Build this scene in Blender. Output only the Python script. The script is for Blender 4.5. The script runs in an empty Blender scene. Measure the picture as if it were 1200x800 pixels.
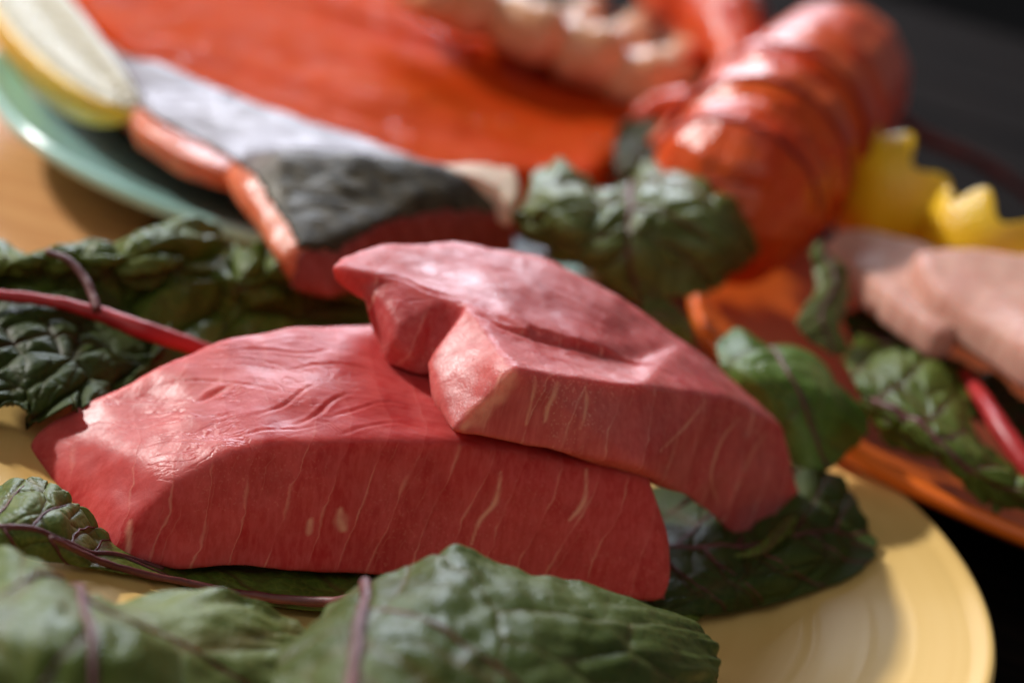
import bpy, bmesh, math, random
import numpy as np
from mathutils import Vector, noise, Matrix

S = bpy.context.scene
COL = S.collection
R = math.radians

# ------------------------------------------------------------------ camera
PITCH, ROLL, DIST, FOC = R(21.93), R(13.83), .633, 75.0
FW = np.array([0, math.cos(PITCH), -math.sin(PITCH)])
_r0 = np.array([1., 0, 0]); _u0 = np.cross(_r0, FW)
CR = _r0*math.cos(ROLL) + _u0*math.sin(ROLL)
CU = -_r0*math.sin(ROLL) + _u0*math.cos(ROLL)
CAM = -FW*DIST + np.array([0, 0, .024])
cd = bpy.data.cameras.new('camera'); co = bpy.data.objects.new('camera', cd); COL.objects.link(co)
co.matrix_world = Matrix(((CR[0], CU[0], -FW[0], CAM[0]), (CR[1], CU[1], -FW[1], CAM[1]), (CR[2], CU[2], -FW[2], CAM[2]), (0, 0, 0, 1)))
cd.lens = FOC; cd.sensor_width = 36; cd.clip_start = .02; cd.clip_end = 50
cd.dof.use_dof = True; cd.dof.focus_distance = .486; cd.dof.aperture_fstop = 6.2
S.camera = co
# ------------------------------------------------------------------ light
w = bpy.data.worlds.new('World'); S.world = w; w.use_nodes = True
bg = w.node_tree.nodes['Background']; bg.inputs[0].default_value = (.92, .94, 1.0, 1); bg.inputs[1].default_value = .085
def area(name, loc, tgt, sx, sy, power, col, shape='RECTANGLE'):
    l = bpy.data.lights.new(name, 'AREA'); l.shape = shape; l.size = sx; l.size_y = sy; l.energy = power; l.color = col
    o = bpy.data.objects.new(name, l); COL.objects.link(o); o.location = loc
    o.rotation_euler = (Vector(tgt)-Vector(loc)).to_track_quat('-Z', 'Y').to_euler(); return o
area('key_lamp', (-2.96, 1.64, 2.09), (0, -.08, .03), .26, .26, 180, (1, .975, .94), 'DISK')
area('window_light', (-.55, 2.3, 1.06), (0, 0, .03), 1.1, .8, 50, (.80, .87, 1))
area('fill_light', (-.5, -2.1, 2.2), (0, 0, 0), 3.0, 2.4, 19, (1, .95, .90))  # broad soft fill lamp added behind the camera to lift the front faces
S.view_settings.view_transform = 'Standard'; S.view_settings.look = 'None'
S.view_settings.exposure = 0; S.view_settings.gamma = 1

# ------------------------------------------------------------------ helpers
def P(x, y, z):
    """world point at height z (metres) seen at pixel x, y of the 1200x800 photograph"""
    d = FW + CR*(x-600)/2500 + CU*(400-y)/2500
    return CAM + d*((z-CAM[2])/d[2])
def PM(x, y, z): return P(x, y, z*.001)
FLX = np.array([.953, .303, 0.]); FLN = np.array([-.303, .953, 0.]); FL0 = P(400, 672, .014)
def PL(x, y, dl):
    """point on the vertical plane through the steak's front foot, dl metres inward"""
    d = FW + CR*(x-600)/2500 + CU*(400-y)/2500
    return CAM + d*(((FL0+FLN*dl-CAM)@FLN)/(d@FLN))

def link(name, me, parent=None, base=None):
    o = bpy.data.objects.new(name, me); COL.objects.link(o)
    if parent is not None: o.parent = parent
    return o
def tag(o, label, cat, group=None, kind=None):
    if label: o['label'] = label
    if cat: o['category'] = cat
    if group: o['group'] = group
    if kind: o['kind'] = kind
    return o
def thing(name, label, cat, loc, group=None):
    o = bpy.data.objects.new(name, None); COL.objects.link(o); o.location = loc; o.empty_display_size = .02
    return tag(o, label, cat, group)
def mesh_np(name, V, F, mat, parent=None, base=(0, 0, 0), smooth=True, attrs=None):
    V = np.asarray(V, float) - np.asarray(base, float)
    me = bpy.data.meshes.new(name); me.from_pydata(V.tolist(), [], F if isinstance(F, list) else F.tolist())
    if smooth: me.polygons.foreach_set('use_smooth', [True]*len(me.polygons))
    for k, a in (attrs or {}).items():
        at = me.attributes.new(k, 'FLOAT', 'POINT'); at.data.foreach_set('value', np.asarray(a, np.float32))
    if mat: me.materials.append(mat)
    me.update()
    o = link(name, me, parent)
    if parent is None: o.location = base
    return o
def hulls(groups, voxel, smooth=4, disp=None):
    """convex lumps fused into one continuous surface; returns verts, faces"""
    bm = bmesh.new()
    for g in groups:
        vs = [bm.verts.new(tuple(p)) for p in g]
        r = bmesh.ops.convex_hull(bm, input=vs)
        junk = [e for e in r['geom_interior'] if isinstance(e, bmesh.types.BMVert)]
        bmesh.ops.delete(bm, geom=list(set(junk)), context='VERTS')
    bmesh.ops.recalc_face_normals(bm, faces=bm.faces)
    me = bpy.data.meshes.new('tmp'); bm.to_mesh(me); bm.free()
    o = bpy.data.objects.new('tmp', me); COL.objects.link(o)
    m = o.modifiers.new('r', 'REMESH'); m.mode = 'VOXEL'; m.voxel_size = voxel
    dg = bpy.context.evaluated_depsgraph_get(); ev = o.evaluated_get(dg); m2 = ev.to_mesh()
    n = len(m2.vertices); V = np.empty(n*3); m2.vertices.foreach_get('co', V); V = V.reshape(-1, 3)
    F = np.empty(len(m2.loops), int); m2.loops.foreach_get('vertex_index', F)
    F = F.reshape(-1, 4); ev.to_mesh_clear(); bpy.data.objects.remove(o); bpy.data.meshes.remove(me)
    E = np.concatenate([F[:, [0, 1]], F[:, [1, 2]], F[:, [2, 3]], F[:, [3, 0]]]); E = np.concatenate([E, E[:, ::-1]])
    def lap(V):
        A = np.zeros_like(V); c = np.zeros(n)
        for k in range(3): A[:, k] = np.bincount(E[:, 0], V[E[:, 1], k], n)
        c = np.bincount(E[:, 0], minlength=n); return A/np.maximum(c, 1)[:, None]
    for i in range(smooth): V = V*.5+lap(V)*.5
    return V, F
def normals(V, F):
    n = np.cross(V[F[:, 2]]-V[F[:, 0]], V[F[:, 3]]-V[F[:, 1]])
    N = np.zeros_like(V)
    for k in range(4):
        for c in range(3): N[:, c] += np.bincount(F[:, k], n[:, c], len(V))
    return N/np.maximum(np.linalg.norm(N, axis=1), 1e-12)[:, None]
def nz(V, sc, seed=0, oct=1):
    off = Vector((seed*3.7, seed*1.3, seed*7.1))
    if oct == 1: return np.array([noise.noise(Vector(v)*sc+off) for v in V])
    return np.array([noise.fractal(Vector(v)*sc+off, .8, 2., oct) for v in V])
def crom(Pn, t):
    """Catmull-Rom along axis 0 at parameters t in 0..1"""
    Pn = np.asarray(Pn, float); n = len(Pn)
    Q = np.concatenate([[2*Pn[0]-Pn[1]], Pn, [2*Pn[-1]-Pn[-2]]])
    s = np.clip(np.asarray(t), 0, 1)*(n-1); i = np.minimum(s.astype(int), n-2); f = (s-i)
    f = f.reshape((-1,)+(1,)*(Pn.ndim-1))
    a, b, c, d = Q[i], Q[i+1], Q[i+2], Q[i+3]
    return .5*(2*b+(c-a)*f+(2*a-5*b+4*c-d)*f**2+(3*b-a-3*c+d)*f**3)
def tube_np(pts, rad, n=10, sub=6):
    pts = np.asarray(pts, float); rad = np.asarray(rad, float)
    if len(rad) != len(pts): rad = np.interp(np.linspace(0, 1, len(pts)), np.linspace(0, 1, len(rad)), rad)
    t = np.linspace(0, 1, (len(pts)-1)*sub+1)
    C = crom(pts, t); rr = np.interp(t, np.linspace(0, 1, len(rad)), rad)
    T = np.gradient(C, axis=0); T /= np.maximum(np.linalg.norm(T, axis=1), 1e-9)[:, None]
    up = np.array([0, 0, 1.]); A = np.cross(T, up); A /= np.maximum(np.linalg.norm(A, axis=1), 1e-6)[:, None]; B = np.cross(A, T)
    th = np.arange(n)*2*np.pi/n
    V = (C[:, None]+rr[:, None, None]*(A[:, None]*np.cos(th)[None, :, None]+B[:, None]*np.sin(th)[None, :, None])).reshape(-1, 3)
    F = []
    m = len(C)
    for i in range(m-1):
        for j in range(n):
            k = (j+1) % n; F.append([i*n+j, i*n+k, (i+1)*n+k, (i+1)*n+j])
    V = np.concatenate([V, C[:1], C[-1:]])
    for j in range(n):
        k = (j+1) % n; F.append([m*n, k, j]); F.append([m*n+1, (m-1)*n+j, (m-1)*n+k])
    return V, F
def lathe(prof, n=192):
    prof = np.asarray(prof); th = np.arange(n)*2*np.pi/n; m = len(prof)
    V = np.stack([prof[:, 0, None]*np.cos(th), prof[:, 0, None]*np.sin(th), prof[:, 1, None]+0*th], -1).reshape(-1, 3)
    F = [[i*n+j, i*n+(j+1) % n, (i+1)*n+(j+1) % n, (i+1)*n+j] for i in range(m-1) for j in range(n)]
    F.append(list(range(n))[::-1]); F.append([(m-1)*n+j for j in range(n)])
    return V, F

# ------------------------------------------------------------------ node materials
class NT:
    def __init__(s, name):
        s.m = bpy.data.materials.new(name); s.m.use_nodes = True; s.t = s.m.node_tree; s.n = s.t.nodes
        s.b = s.n['Principled BSDF']; s.out = s.n['Material Output']
        s.tc = s.n.new('ShaderNodeTexCoord').outputs['Object']
    def put(s, sock, v):
        if isinstance(v, bpy.types.NodeSocket): s.t.links.new(v, sock)
        elif v is not None:
            if sock.type == 'RGBA' and len(v) == 3: v = (*v, 1)
            sock.default_value = v
    def set(s, **k):
        for a, v in k.items(): s.put(s.b.inputs[a.replace('_', ' ')], v)
        return s
    def math(s, op, a, b=None, c=None, clamp=False):
        n = s.n.new('ShaderNodeMath'); n.operation = op; n.use_clamp = clamp
        for i, v in enumerate((a, b, c)): s.put(n.inputs[i], v) if v is not None else None
        return n.outputs[0]
    def vmath(s, op, a, b=None):
        n = s.n.new('ShaderNodeVectorMath'); n.operation = op; s.put(n.inputs[0], a)
        if b is not None: s.put(n.inputs[1] if op != 'SCALE' else n.inputs[3], b)
        return n.outputs['Value'] if op in ('DOT_PRODUCT', 'LENGTH') else n.outputs[0]
    def mapping(s, v, scale=(1, 1, 1), rot=(0, 0, 0), loc=(0, 0, 0)):
        n = s.n.new('ShaderNodeMapping'); s.put(n.inputs[0], v); n.inputs[1].default_value = loc; n.inputs[2].default_value = rot; n.inputs[3].default_value = scale
        return n.outputs[0]
    def noise(s, v, scale, detail=2, rough=.5, dist=0, color=False):
        n = s.n.new('ShaderNodeTexNoise'); s.put(n.inputs['Vector'], v); n.inputs['Scale'].default_value = scale
        n.inputs['Detail'].default_value = detail; n.inputs['Roughness'].default_value = rough; n.inputs['Distortion'].default_value = dist
        return n.outputs['Color'] if color else n.outputs[0]
    def voro(s, v, scale, feat='F1', out='Distance'):
        n = s.n.new('ShaderNodeTexVoronoi'); n.feature = feat; s.put(n.inputs['Vector'], v); n.inputs['Scale'].default_value = scale
        return n.outputs[out]
    def mr(s, v, a, b, c=0., d=1., smooth=True):
        n = s.n.new('ShaderNodeMapRange'); n.interpolation_type = 'SMOOTHSTEP' if smooth else 'LINEAR'
        for i, x in enumerate((v, a, b, c, d)): s.put(n.inputs[i], x)
        return n.outputs[0]
    def mix(s, f, a, b, mode='MIX'):
        n = s.n.new('ShaderNodeMix'); n.data_type = 'RGBA'; n.blend_type = mode
        s.put(n.inputs[0], f); s.put(n.inputs[6], a); s.put(n.inputs[7], b); return n.outputs[2]
    def attr(s, name):
        n = s.n.new('ShaderNodeAttribute'); n.attribute_name = name; return n.outputs['Fac']
    def bump(s, h, strength=.5, dist=.001, nrm=None):
        n = s.n.new('ShaderNodeBump'); n.inputs['Strength'].default_value = strength; n.inputs['Distance'].default_value = dist
        s.put(n.inputs['Height'], h)
        if nrm is not None: s.put(n.inputs['Normal'], nrm)
        return n.outputs[0]
    def sep(s, v):
        n = s.n.new('ShaderNodeSeparateXYZ'); s.put(n.inputs[0], v); return n.outputs

def flesh(name, dark, light, line, axis, lam, lstr=.6, sss=.35, rough=.34, wr=1., lines2=True, seed=0., speck=1., spec=.5, wet=0., layer=.35, sc=.006, stretch=None, blood=.55, fibre=.28, film=.0):
    m = NT(name); v = m.mapping(m.tc, loc=(seed, seed*.7, 0))
    d = m.vmath('SUBTRACT', m.noise(v, 28, 2, color=True), (.5, .5, .5))
    gn = m.sep(m.n.new('ShaderNodeNewGeometry').outputs['Normal'])[2]; tp = m.mr(gn, .45, .8)
    vd = m.vmath('ADD', v, m.vmath('SCALE', d, .013))
    d2 = m.vmath('SUBTRACT', m.noise(v, 260, 2, color=True), (.5, .5, .5))
    vd = m.vmath('ADD', vd, m.vmath('SCALE', d2, .0016))
    s = m.math('DIVIDE', m.vmath('DOT_PRODUCT', vd, axis), lam)
    def lines(s, wd, ms, lo, hi):
        f = m.math('ABSOLUTE', m.math('SUBTRACT', m.math('FRACT', s), .5))
        wv = m.math('MULTIPLY', m.math('POWER', m.mr(m.noise(v, ms*1.7, 2), .3, .75), 1.5), wd*1.5)
        l = m.math('SUBTRACT', 1., m.mr(f, 0., m.math('ADD', wv, .012)))
        return m.math('MULTIPLY', l, m.mr(m.noise(v, ms, 3), lo, hi))
    L = lines(s, .060, 75, .36, .60)
    if lines2:
        L2 = lines(m.math('ADD', m.math('MULTIPLY', s, 2.37), .31), .075, 95, .46, .70)
        L = m.math('MAXIMUM', L, m.math('MULTIPLY', L2, .55))
    L = m.math('MULTIPLY', L, m.mr(tp, 0, 1, 1, .22))
    big = m.mr(m.noise(m.mapping(v, (.22, 1.6, 1), (0, 0, -stretch)) if stretch is not None else v, 34, 4, .6), .32, .68)
    col = m.mix(big, dark, light)
    col = m.mix(m.mr(m.noise(v, 17, 3), .48, .72, 0, blood), col, (dark[0]*.62, dark[1]*.5, dark[2]*.55))
    fr = m.math('FRACT', m.math('ADD', s, .5)); lay = m.math('POWER', fr, 1.6)
    col = m.mix(m.math('MULTIPLY', lay, layer), col, tuple(min(1, a*1.15+.06) for a in light))
    grain = m.noise(m.mapping(v, (1, 1, 1)), 420, 3, .6)
    col = m.mix(m.mr(grain, .35, .75, 0, .35), col, light)
    col = m.mix(m.math('MULTIPLY', L, lstr), col, line)
    sp = m.math('MULTIPLY', m.mr(m.noise(v, 1500, 1), .60, .70), m.mr(m.noise(v, 45, 3), .42, .62))
    col = m.mix(m.math('MULTIPLY', sp, .55*speck), col, line)
    fz = m.noise(m.mapping(v, (2.2, 2.2, .22), (0, .2, 0)), 330, 3, .6); ft = m.noise(m.mapping(v, (.3, 2.4, 1.), (0, 0, -.2)), 300, 3, .6)
    fib = m.mr(m.mix(tp, fz, ft), .35, .68, 0, 1)
    col = m.mix(m.math('MULTIPLY', fib, fibre), col, tuple(min(1, a*1.2+.07) for a in light))
    col = m.mix(m.math('MULTIPLY', m.mr(m.noise(v, 95, 3, .6), .45, .7), fibre), col, (dark[0]*.72, dark[1]*.6, dark[2]*.6))
    fat = m.attr('fat'); col = m.mix(m.math('MULTIPLY', fat, m.mr(m.noise(v, 260, 3), .2, .6, .4, .9)), col, (.80, .36, .25))
    # wrinkles follow the muscle layers, fine moist grain on top
    wv = m.noise(m.mapping(m.vmath('ADD', vd, m.vmath('SCALE', d, .012)), (.38, 1.5, 1.), (0, 0, -.16)), 95, 4, .55, .5)
    wrk = m.math('ABSOLUTE', m.math('SUBTRACT', wv, .5))
    b = m.bump(m.math('MULTIPLY', m.math('MULTIPLY', m.mr(wrk, 0, .045), m.mr(m.noise(v, 40, 2), .4, .6)), tp), .24*wr, .0010)
    b = m.bump(m.noise(v, 210, 3, .6), .09*wr, .0010, b)
    b = m.bump(m.noise(v, 1100, 2, .7), .7*speck, .00026, b)
    b = m.bump(L, .25, .0004, b)
    rg = m.math('ADD', m.mr(m.noise(v, 75, 5, .65), .35, .65, rough-.13, rough+.10), m.mr(tp, 0, 1, .24, 0))
    m.set(Base_Color=col, Roughness=rg, Normal=b, Subsurface_Weight=sss, Subsurface_Radius=(1., .12, .09), Subsurface_Scale=sc, Specular_IOR_Level=m.mr(tp, 0, 1, spec*.35, spec))
    m.set(Coat_Weight=m.math('MULTIPLY', m.math('MULTIPLY', tp, film), m.mr(m.noise(v, 38, 4, .6), .40, .62)), Coat_Roughness=.33, Coat_Normal=b)
    if wet:
        wm = m.math('MULTIPLY', m.mr(m.noise(v, 26, 2), .56, .66), m.mr(m.noise(v, 130, 2), .54, .64))
        m.set(Coat_Weight=m.math('MULTIPLY', wm, wet), Coat_Roughness=.07, Coat_Normal=m.bump(m.noise(v, 110, 1), 1., .006))
    return m.m

TUNA_A = flesh('tuna_flesh', (.47, .022, .023), (.58, .075, .066), (.80, .36, .26), (.95, .27, -.20), .0088, .50, sss=.5, sc=.010, speck=.35, rough=.52, layer=.28, film=.26, spec=.32)
TUNA_B = flesh('tuna_flesh_pale', (.50, .042, .044), (.61, .118, .105), (.82, .42, .32), (.92, .34, -.20), .0105, .65, seed=.37, rough=.52, film=.45, spec=.32, wr=.8, sss=.5, sc=.010, layer=.24)
SALMON = flesh('salmon_flesh', (.46, .036, .003), (.56, .066, .006), (.58, .10, .02), (.8, -.6, .1), .012, .35, wr=.7, rough=.5, spec=.004, wet=.35, layer=.06, speck=.15, blood=.25, fibre=.04, stretch=math.atan2(.137, .11))
TROUT = flesh('trout_flesh', (.56, .085, .026), (.70, .17, .06), (.7, .35, .22), (.5, .5, .5), .006, .35, wr=1.4, rough=.3)
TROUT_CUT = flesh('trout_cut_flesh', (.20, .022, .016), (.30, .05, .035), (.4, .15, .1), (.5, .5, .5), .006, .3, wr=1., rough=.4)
PALEFISH = flesh('pale_fish_flesh', (.56, .235, .175), (.66, .365, .275), (.70, .42, .32), (.9, -.4, .2), .014, .5, wr=.5, rough=.5, spec=.22)

def glaze(name, col, col2, rough=.22, coat=.4, spec=.5):
    m = NT(name); v = m.tc
    x = m.sep(v); rad = m.math('SQRT', m.math('ADD', m.math('MULTIPLY', x[0], x[0]), m.math('MULTIPLY', x[1], x[1])))
    ring = m.noise(m.vmath('SCALE', (1, 0, 0), rad) if False else m.mapping(v, (1, 1, 1)), 14, 3, .6)
    rn = m.n.new('ShaderNodeTexNoise'); rn.noise_dimensions = '1D'; m.put(rn.inputs['W'], m.math('MULTIPLY', rad, 1.)); rn.inputs['Scale'].default_value = 160; rn.inputs['Detail'].default_value = 2
    f = m.math('ADD', m.mr(ring, .3, .7, 0, .5), m.mr(rn.outputs[0], .35, .65, 0, .2))
    m.set(Base_Color=m.mix(f, col, col2), Roughness=rough, Specular_IOR_Level=spec, Coat_Weight=coat, Coat_Roughness=.12)
    b = m.bump(m.noise(v, 60, 2), .06, .001); b = m.bump(rn.outputs[0], .04, .0003, b); m.set(Normal=b)
    return m.m
YELLOW = glaze('yellow_glaze', (.74, .475, .15), (.81, .55, .205), .55, .03, .12)
TEAL = glaze('teal_glaze', (.35, .66, .60), (.43, .73, .67), .18)
ORANGE = glaze('orange_glaze', (.90, .165, .012), (.94, .20, .022), .35, .15, .35)

def leafmat(name, dark, light, vein, veinmix=.75, rough=.44, sheen=.28):
    m = NT(name); v = m.tc
    vn = m.attr('vein'); pk = m.attr('pucker')
    n1 = m.noise(v, 45, 4, .6); n2 = m.noise(v, 320, 3, .6)
    col = m.mix(m.mr(n1, .3, .7), dark, light)
    col = m.mix(m.mr(n2, .3, .8, 0, .4), col, light)
    col = m.mix(m.math('MULTIPLY', m.mr(pk, .0, .35, .45, 0), 1.), col, (light[0]*1.25+.01, light[1]*1.05, light[2]*.9))
    net = m.mr(m.voro(v, 380, 'DISTANCE_TO_EDGE'), 0, .12, .35, 0)
    col = m.mix(net, col, (light[0]*1.5, light[1]*1.3, light[2]*1.2))
    col = m.mix(m.math('MULTIPLY', vn, veinmix), col, vein)
    b = m.bump(n2, .35, .0008); b = m.bump(m.voro(v, 380, 'DISTANCE_TO_EDGE'), .35, .0006, b); b = m.bump(m.noise(v, 1500, 2), .3, .0002, b)
    m.set(Base_Color=col, Roughness=m.mr(n1, .3, .7, rough-.08, rough+.1), Normal=b, Specular_IOR_Level=sheen, Transmission_Weight=0., Subsurface_Weight=.0)
    tr = m.n.new('ShaderNodeBsdfTranslucent'); m.put(tr.inputs[0], m.mix(.5, col, (.12, .2, .02)))
    mx = m.n.new('ShaderNodeMixShader'); mx.inputs[0].default_value = .24
    m.t.links.new(m.b.outputs[0], mx.inputs[1]); m.t.links.new(tr.outputs[0], mx.inputs[2]); m.t.links.new(mx.outputs[0], m.out.inputs[0])
    return m.m
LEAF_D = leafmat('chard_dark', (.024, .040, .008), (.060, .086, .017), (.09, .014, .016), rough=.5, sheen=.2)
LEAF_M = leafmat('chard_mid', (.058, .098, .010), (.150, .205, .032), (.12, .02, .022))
LEAF_L = leafmat('chard_light', (.080, .128, .016), (.19, .235, .055), (.15, .03, .03))
LEAF_G = leafmat('chard_greyish', (.080, .115, .020), (.18, .22, .060), (.13, .03, .03), sheen=.45, rough=.42)
LEAF_F = leafmat('chard_fresh', (.060, .125, .012), (.15, .24, .045), (.10, .05, .03))
def stalkmat(name, a, b, rough=.3):
    m = NT(name); n = m.noise(m.mapping(m.tc, (1, 1, 1)), 90, 4, .6)
    m.set(Base_Color=m.mix(m.mr(n, .3, .7), a, b), Roughness=rough, Normal=m.bump(m.noise(m.tc, 400, 2), .3, .0005), Subsurface_Weight=.2, Subsurface_Radius=(1, .2, .2), Subsurface_Scale=.003)
    return m.m
LEAF_E = leafmat('chard_front', (.044, .074, .010), (.105, .140, .026), (.12, .02, .022))
VEIN = stalkmat('vein_red', (.075, .012, .014), (.16, .04, .035), .55)
STALK = stalkmat('stalk_red', (.38, .008, .012), (.52, .03, .03), .42)
SHELL_ = None
def shellmat(name, a, b, c, rough=.2):
    m = NT(name); v = m.tc; n = m.noise(v, 40, 4, .6); k = m.noise(v, 300, 3, .6)
    col = m.mix(m.mr(n, .3, .7), a, b); col = m.mix(m.mr(k, .55, .8, 0, .6), col, c)
    m.set(Base_Color=col, Roughness=rough, Coat_Weight=.1, Coat_Roughness=.16, Specular_IOR_Level=.35, Normal=m.bump(m.noise(v, 90, 4), .7, .0024, m.bump(m.voro(v, 260), .4, .0012)), Subsurface_Weight=.15, Subsurface_Radius=(1, .3, .2), Subsurface_Scale=.004)
    return m.m
LOBSTER = shellmat('lobster_shell', (.60, .042, .005), (.72, .105, .012), (.75, .17, .04), .34)
JOINT = shellmat('lobster_joint', (.25, .015, .008), (.35, .03, .012), (.3, .04, .02), .7)
ANT = shellmat('antenna_shell', (.10, .012, .01), (.16, .025, .02), (.2, .05, .04), .4)
SHRIMP = shellmat('shrimp_flesh', (.70, .31, .13), (.80, .52, .34), (.85, .70, .56), .24)
SHRIMP_T = shellmat('shrimp_tail', (.62, .20, .05), (.70, .30, .10), (.8, .45, .2), .24)
def citrus(name, a, b, bump=1.):
    m = NT(name); v = m.tc
    m.set(Base_Color=m.mix(m.mr(m.noise(v, 60, 3), .3, .7), a, b), Roughness=.34, Normal=m.bump(m.voro(v, 520), .5*bump, .0008), Subsurface_Weight=.15, Subsurface_Radius=(1, .8, .2), Subsurface_Scale=.003)
    return m.m
RIND = citrus('lemon_rind', (.82, .47, .008), (.88, .58, .02))
PITH = citrus('lemon_pith', (.75, .70, .50), (.80, .76, .60))
PULP = citrus('lemon_pulp', (.50, .45, .31), (.60, .55, .42), 2.)
def skinmat():
    m = NT('trout_skin'); v = m.tc
    f = m.attr('back'); sc = m.voro(v, 480)
    sil = m.mix(m.mr(m.noise(v, 30, 3), .3, .7), (.10, .075, .07), (.18, .155, .16))
    olive = m.mix(m.mr(m.noise(v, 160, 4, .65), .4, .65), (.045, .036, .020), (.105, .085, .05))
    m.set(Base_Color=m.mix(f, sil, olive), Metallic=m.mr(f, 0, 1, .7, .1), Specular_IOR_Level=m.mr(f, 0, 1, .28, .15), Roughness=m.mr(m.noise(v, 70, 3), .3, .7,   .40, .55),
          Normal=m.bump(sc, .3, .0005, m.bump(m.noise(m.mapping(v, (.35, 1.5, 1), (0, 0, R(18))), 130, 3), .35, .0012, m.bump(m.noise(v, 40, 2), .12, .002))))
    return m.m
SKIN = skinmat()
def wood(name, a, b, rough=.5, rot=0., ring=9., spec=.2):
    m = NT(name); v = m.mapping(m.tc, (1.2, 11, 6), (0, 0, rot))
    g = m.noise(v, ring, 5, .6, 1.2); f = m.noise(m.mapping(m.tc, (3, 90, 20), (0, 0, rot)), 12, 3, .6)
    col = m.mix(m.mr(g, .3, .7), a, b); col = m.mix(m.mr(f, .5, .75, 0, .5), col, (a[0]*.5, a[1]*.5, a[2]*.5))
    m.set(Base_Color=col, Roughness=rough, Specular_IOR_Level=spec, Normal=m.bump(f, .3, .001)); return m.m
DARKWOOD = wood('dark_wood', (.004, .003, .003), (.013, .008, .006), .95, spec=.06)
BOARD = wood('board_wood', (.60, .27, .10), (.76, .40, .165), .5)
def dull(name, c, rough=.8):
    m = NT(name); n = m.noise(m.tc, 6, 4)
    m.set(Base_Color=m.mix(n, tuple(x*.7 for x in c), c), Roughness=rough, Specular_IOR_Level=.2); return m.m
FLOOR = dull('dark_floor_mat', (.010, .010, .011))

# ------------------------------------------------------------------ setting
fl = mesh_np('floor', [(-4, -2, -.75), (4, -2, -.75), (4, 6, -.75), (-4, 6, -.75)], [[0, 1, 2, 3]], FLOOR, smooth=False); fl['kind'] = 'structure'
def box_np(x0, x1, y0, y1, z0, z1, bev=.002):
    bm = bmesh.new(); bmesh.ops.create_cube(bm, size=1)
    for v in bm.verts: v.co = ((x0+x1)/2+v.co.x*(x1-x0), (y0+y1)/2+v.co.y*(y1-y0), (z0+z1)/2+v.co.z*(z1-z0))
    if bev: bmesh.ops.bevel(bm, geom=bm.edges[:], offset=bev, segments=2, affect='EDGES')
    bm.verts.ensure_lookup_table()
    V = [tuple(v.co) for v in bm.verts]; F = [[v.index for v in f.verts] for f in bm.faces]; bm.free(); return V, F
tb = thing('table', 'dark brown plank table that the plates stand on', 'table', (.1, .1, -.0355))
tb.rotation_euler = (0, 0, R(-14))
random.seed(3)
y = -.55
while y < .62:
    V, F = box_np(-.9, .9, y, y+.088, -.0, .030-random.random()*.0006, .0015)
    o = mesh_np('plank', V, F, DARKWOOD, tb, (0, 0, 0), False); y += .090
legp = [(-.8, -.5), (.8, -.5), (-.8, .55), (.8, .55)]
for (a, b) in legp:
    V, F = box_np(a-.03, a+.03, b-.03, b+.03, -.72, -.001, .004); mesh_np('leg', V, F, DARKWOOD, tb, (0, 0, 0), False)

# ------------------------------------------------------------------ plates
def plate_profile(Rm=.133):
    k = Rm/.133
    top = [(.0005, .0075), (.04, .0075), (.070, .0078), (.079, .0088), (.086, .0112), (.0885, .0118), (.0895, .0117)]
    # throwing rings on the rim
    r = .091
    while r < .127:
        z = .0120+(r-.0895)/.0375*.0100
        z += 0.00007*max(0, math.cos((r-.0915)/.0115*2*math.pi))**6 if r < .126 else 0
        top.append((r, z)); r += .0009
    top += [(.128, .0224), (.1295, .0231), (.1306, .0237), (.1318, .0238), (.1328, .0231), (.1333, .0218), (.1332, .0204), (.1324, .0192), (.1310, .0184)]
    bot = [(.125, .0158), (.105, .0095), (.088, .0050), (.078, .0036), (.074, .0008), (.070, .0002), (.068, .0010), (.066, .0040), (.0005, .0042)]
    return [(a*k, b) for a, b in top+bot]
def plate(name, c, mat, label, z=0., tilt=(0, 0)):
    V, F = lathe(plate_profile(), 224)
    o = mesh_np(name, V, F, mat, None, (0, 0, 0)); o.location = (c[0], c[1], z+.0006); o.rotation_euler = (tilt[0], tilt[1], 0)
    me = o.data
    return tag(o, label, 'plate', 'ceramic plates on the table')
CY, CT, CO = (.001, -.106), (-.075, .166), (.185, .067)
plate('plate', CY, YELLOW, 'pale yellow ceramic plate with ringed rim under the tuna steaks')
plate('plate', CT, TEAL, 'teal green glazed plate under the salmon fillets and lemon wedge', .001)
po = plate('plate', CO, ORANGE, 'bright orange red glazed plate under the pale fish pieces')
_a = R(3.3); po.rotation_euler = Vector((.68, -.73, 0)).normalized().to_track_quat('X', 'Z').to_euler()
po.rotation_mode = 'QUATERNION'; from mathutils import Quaternion; po.rotation_quaternion = Quaternion((-.68, .73, 0), _a)
po.location = (CO[0], CO[1], -.005+.074*math.sin(_a)+.0004)
# light wooden board under the yellow and teal plates
bl = thing('cutting_board', 'orange brown wooden board lying under the yellow and teal plates', 'cutting board', (0, 0, 0))
for (x0, x1) in ((-.52, -.372), (-.370, -.243), (-.241, -.128), (-.1215, -.020), (-.018, .096)):
    V, F = box_np(x0, x1, -.36, .42, -.0049, 0, .0012); mesh_np('plank', V, F, BOARD, bl, (0, 0, 0), False)
for yy in (-.3, .36):
    V, F = box_np(-.5, .08, yy-.01, yy+.01, -.0052, -.0046, 0); mesh_np('batten', V, F, DARKWOOD, bl, (0, 0, 0), False)

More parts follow.
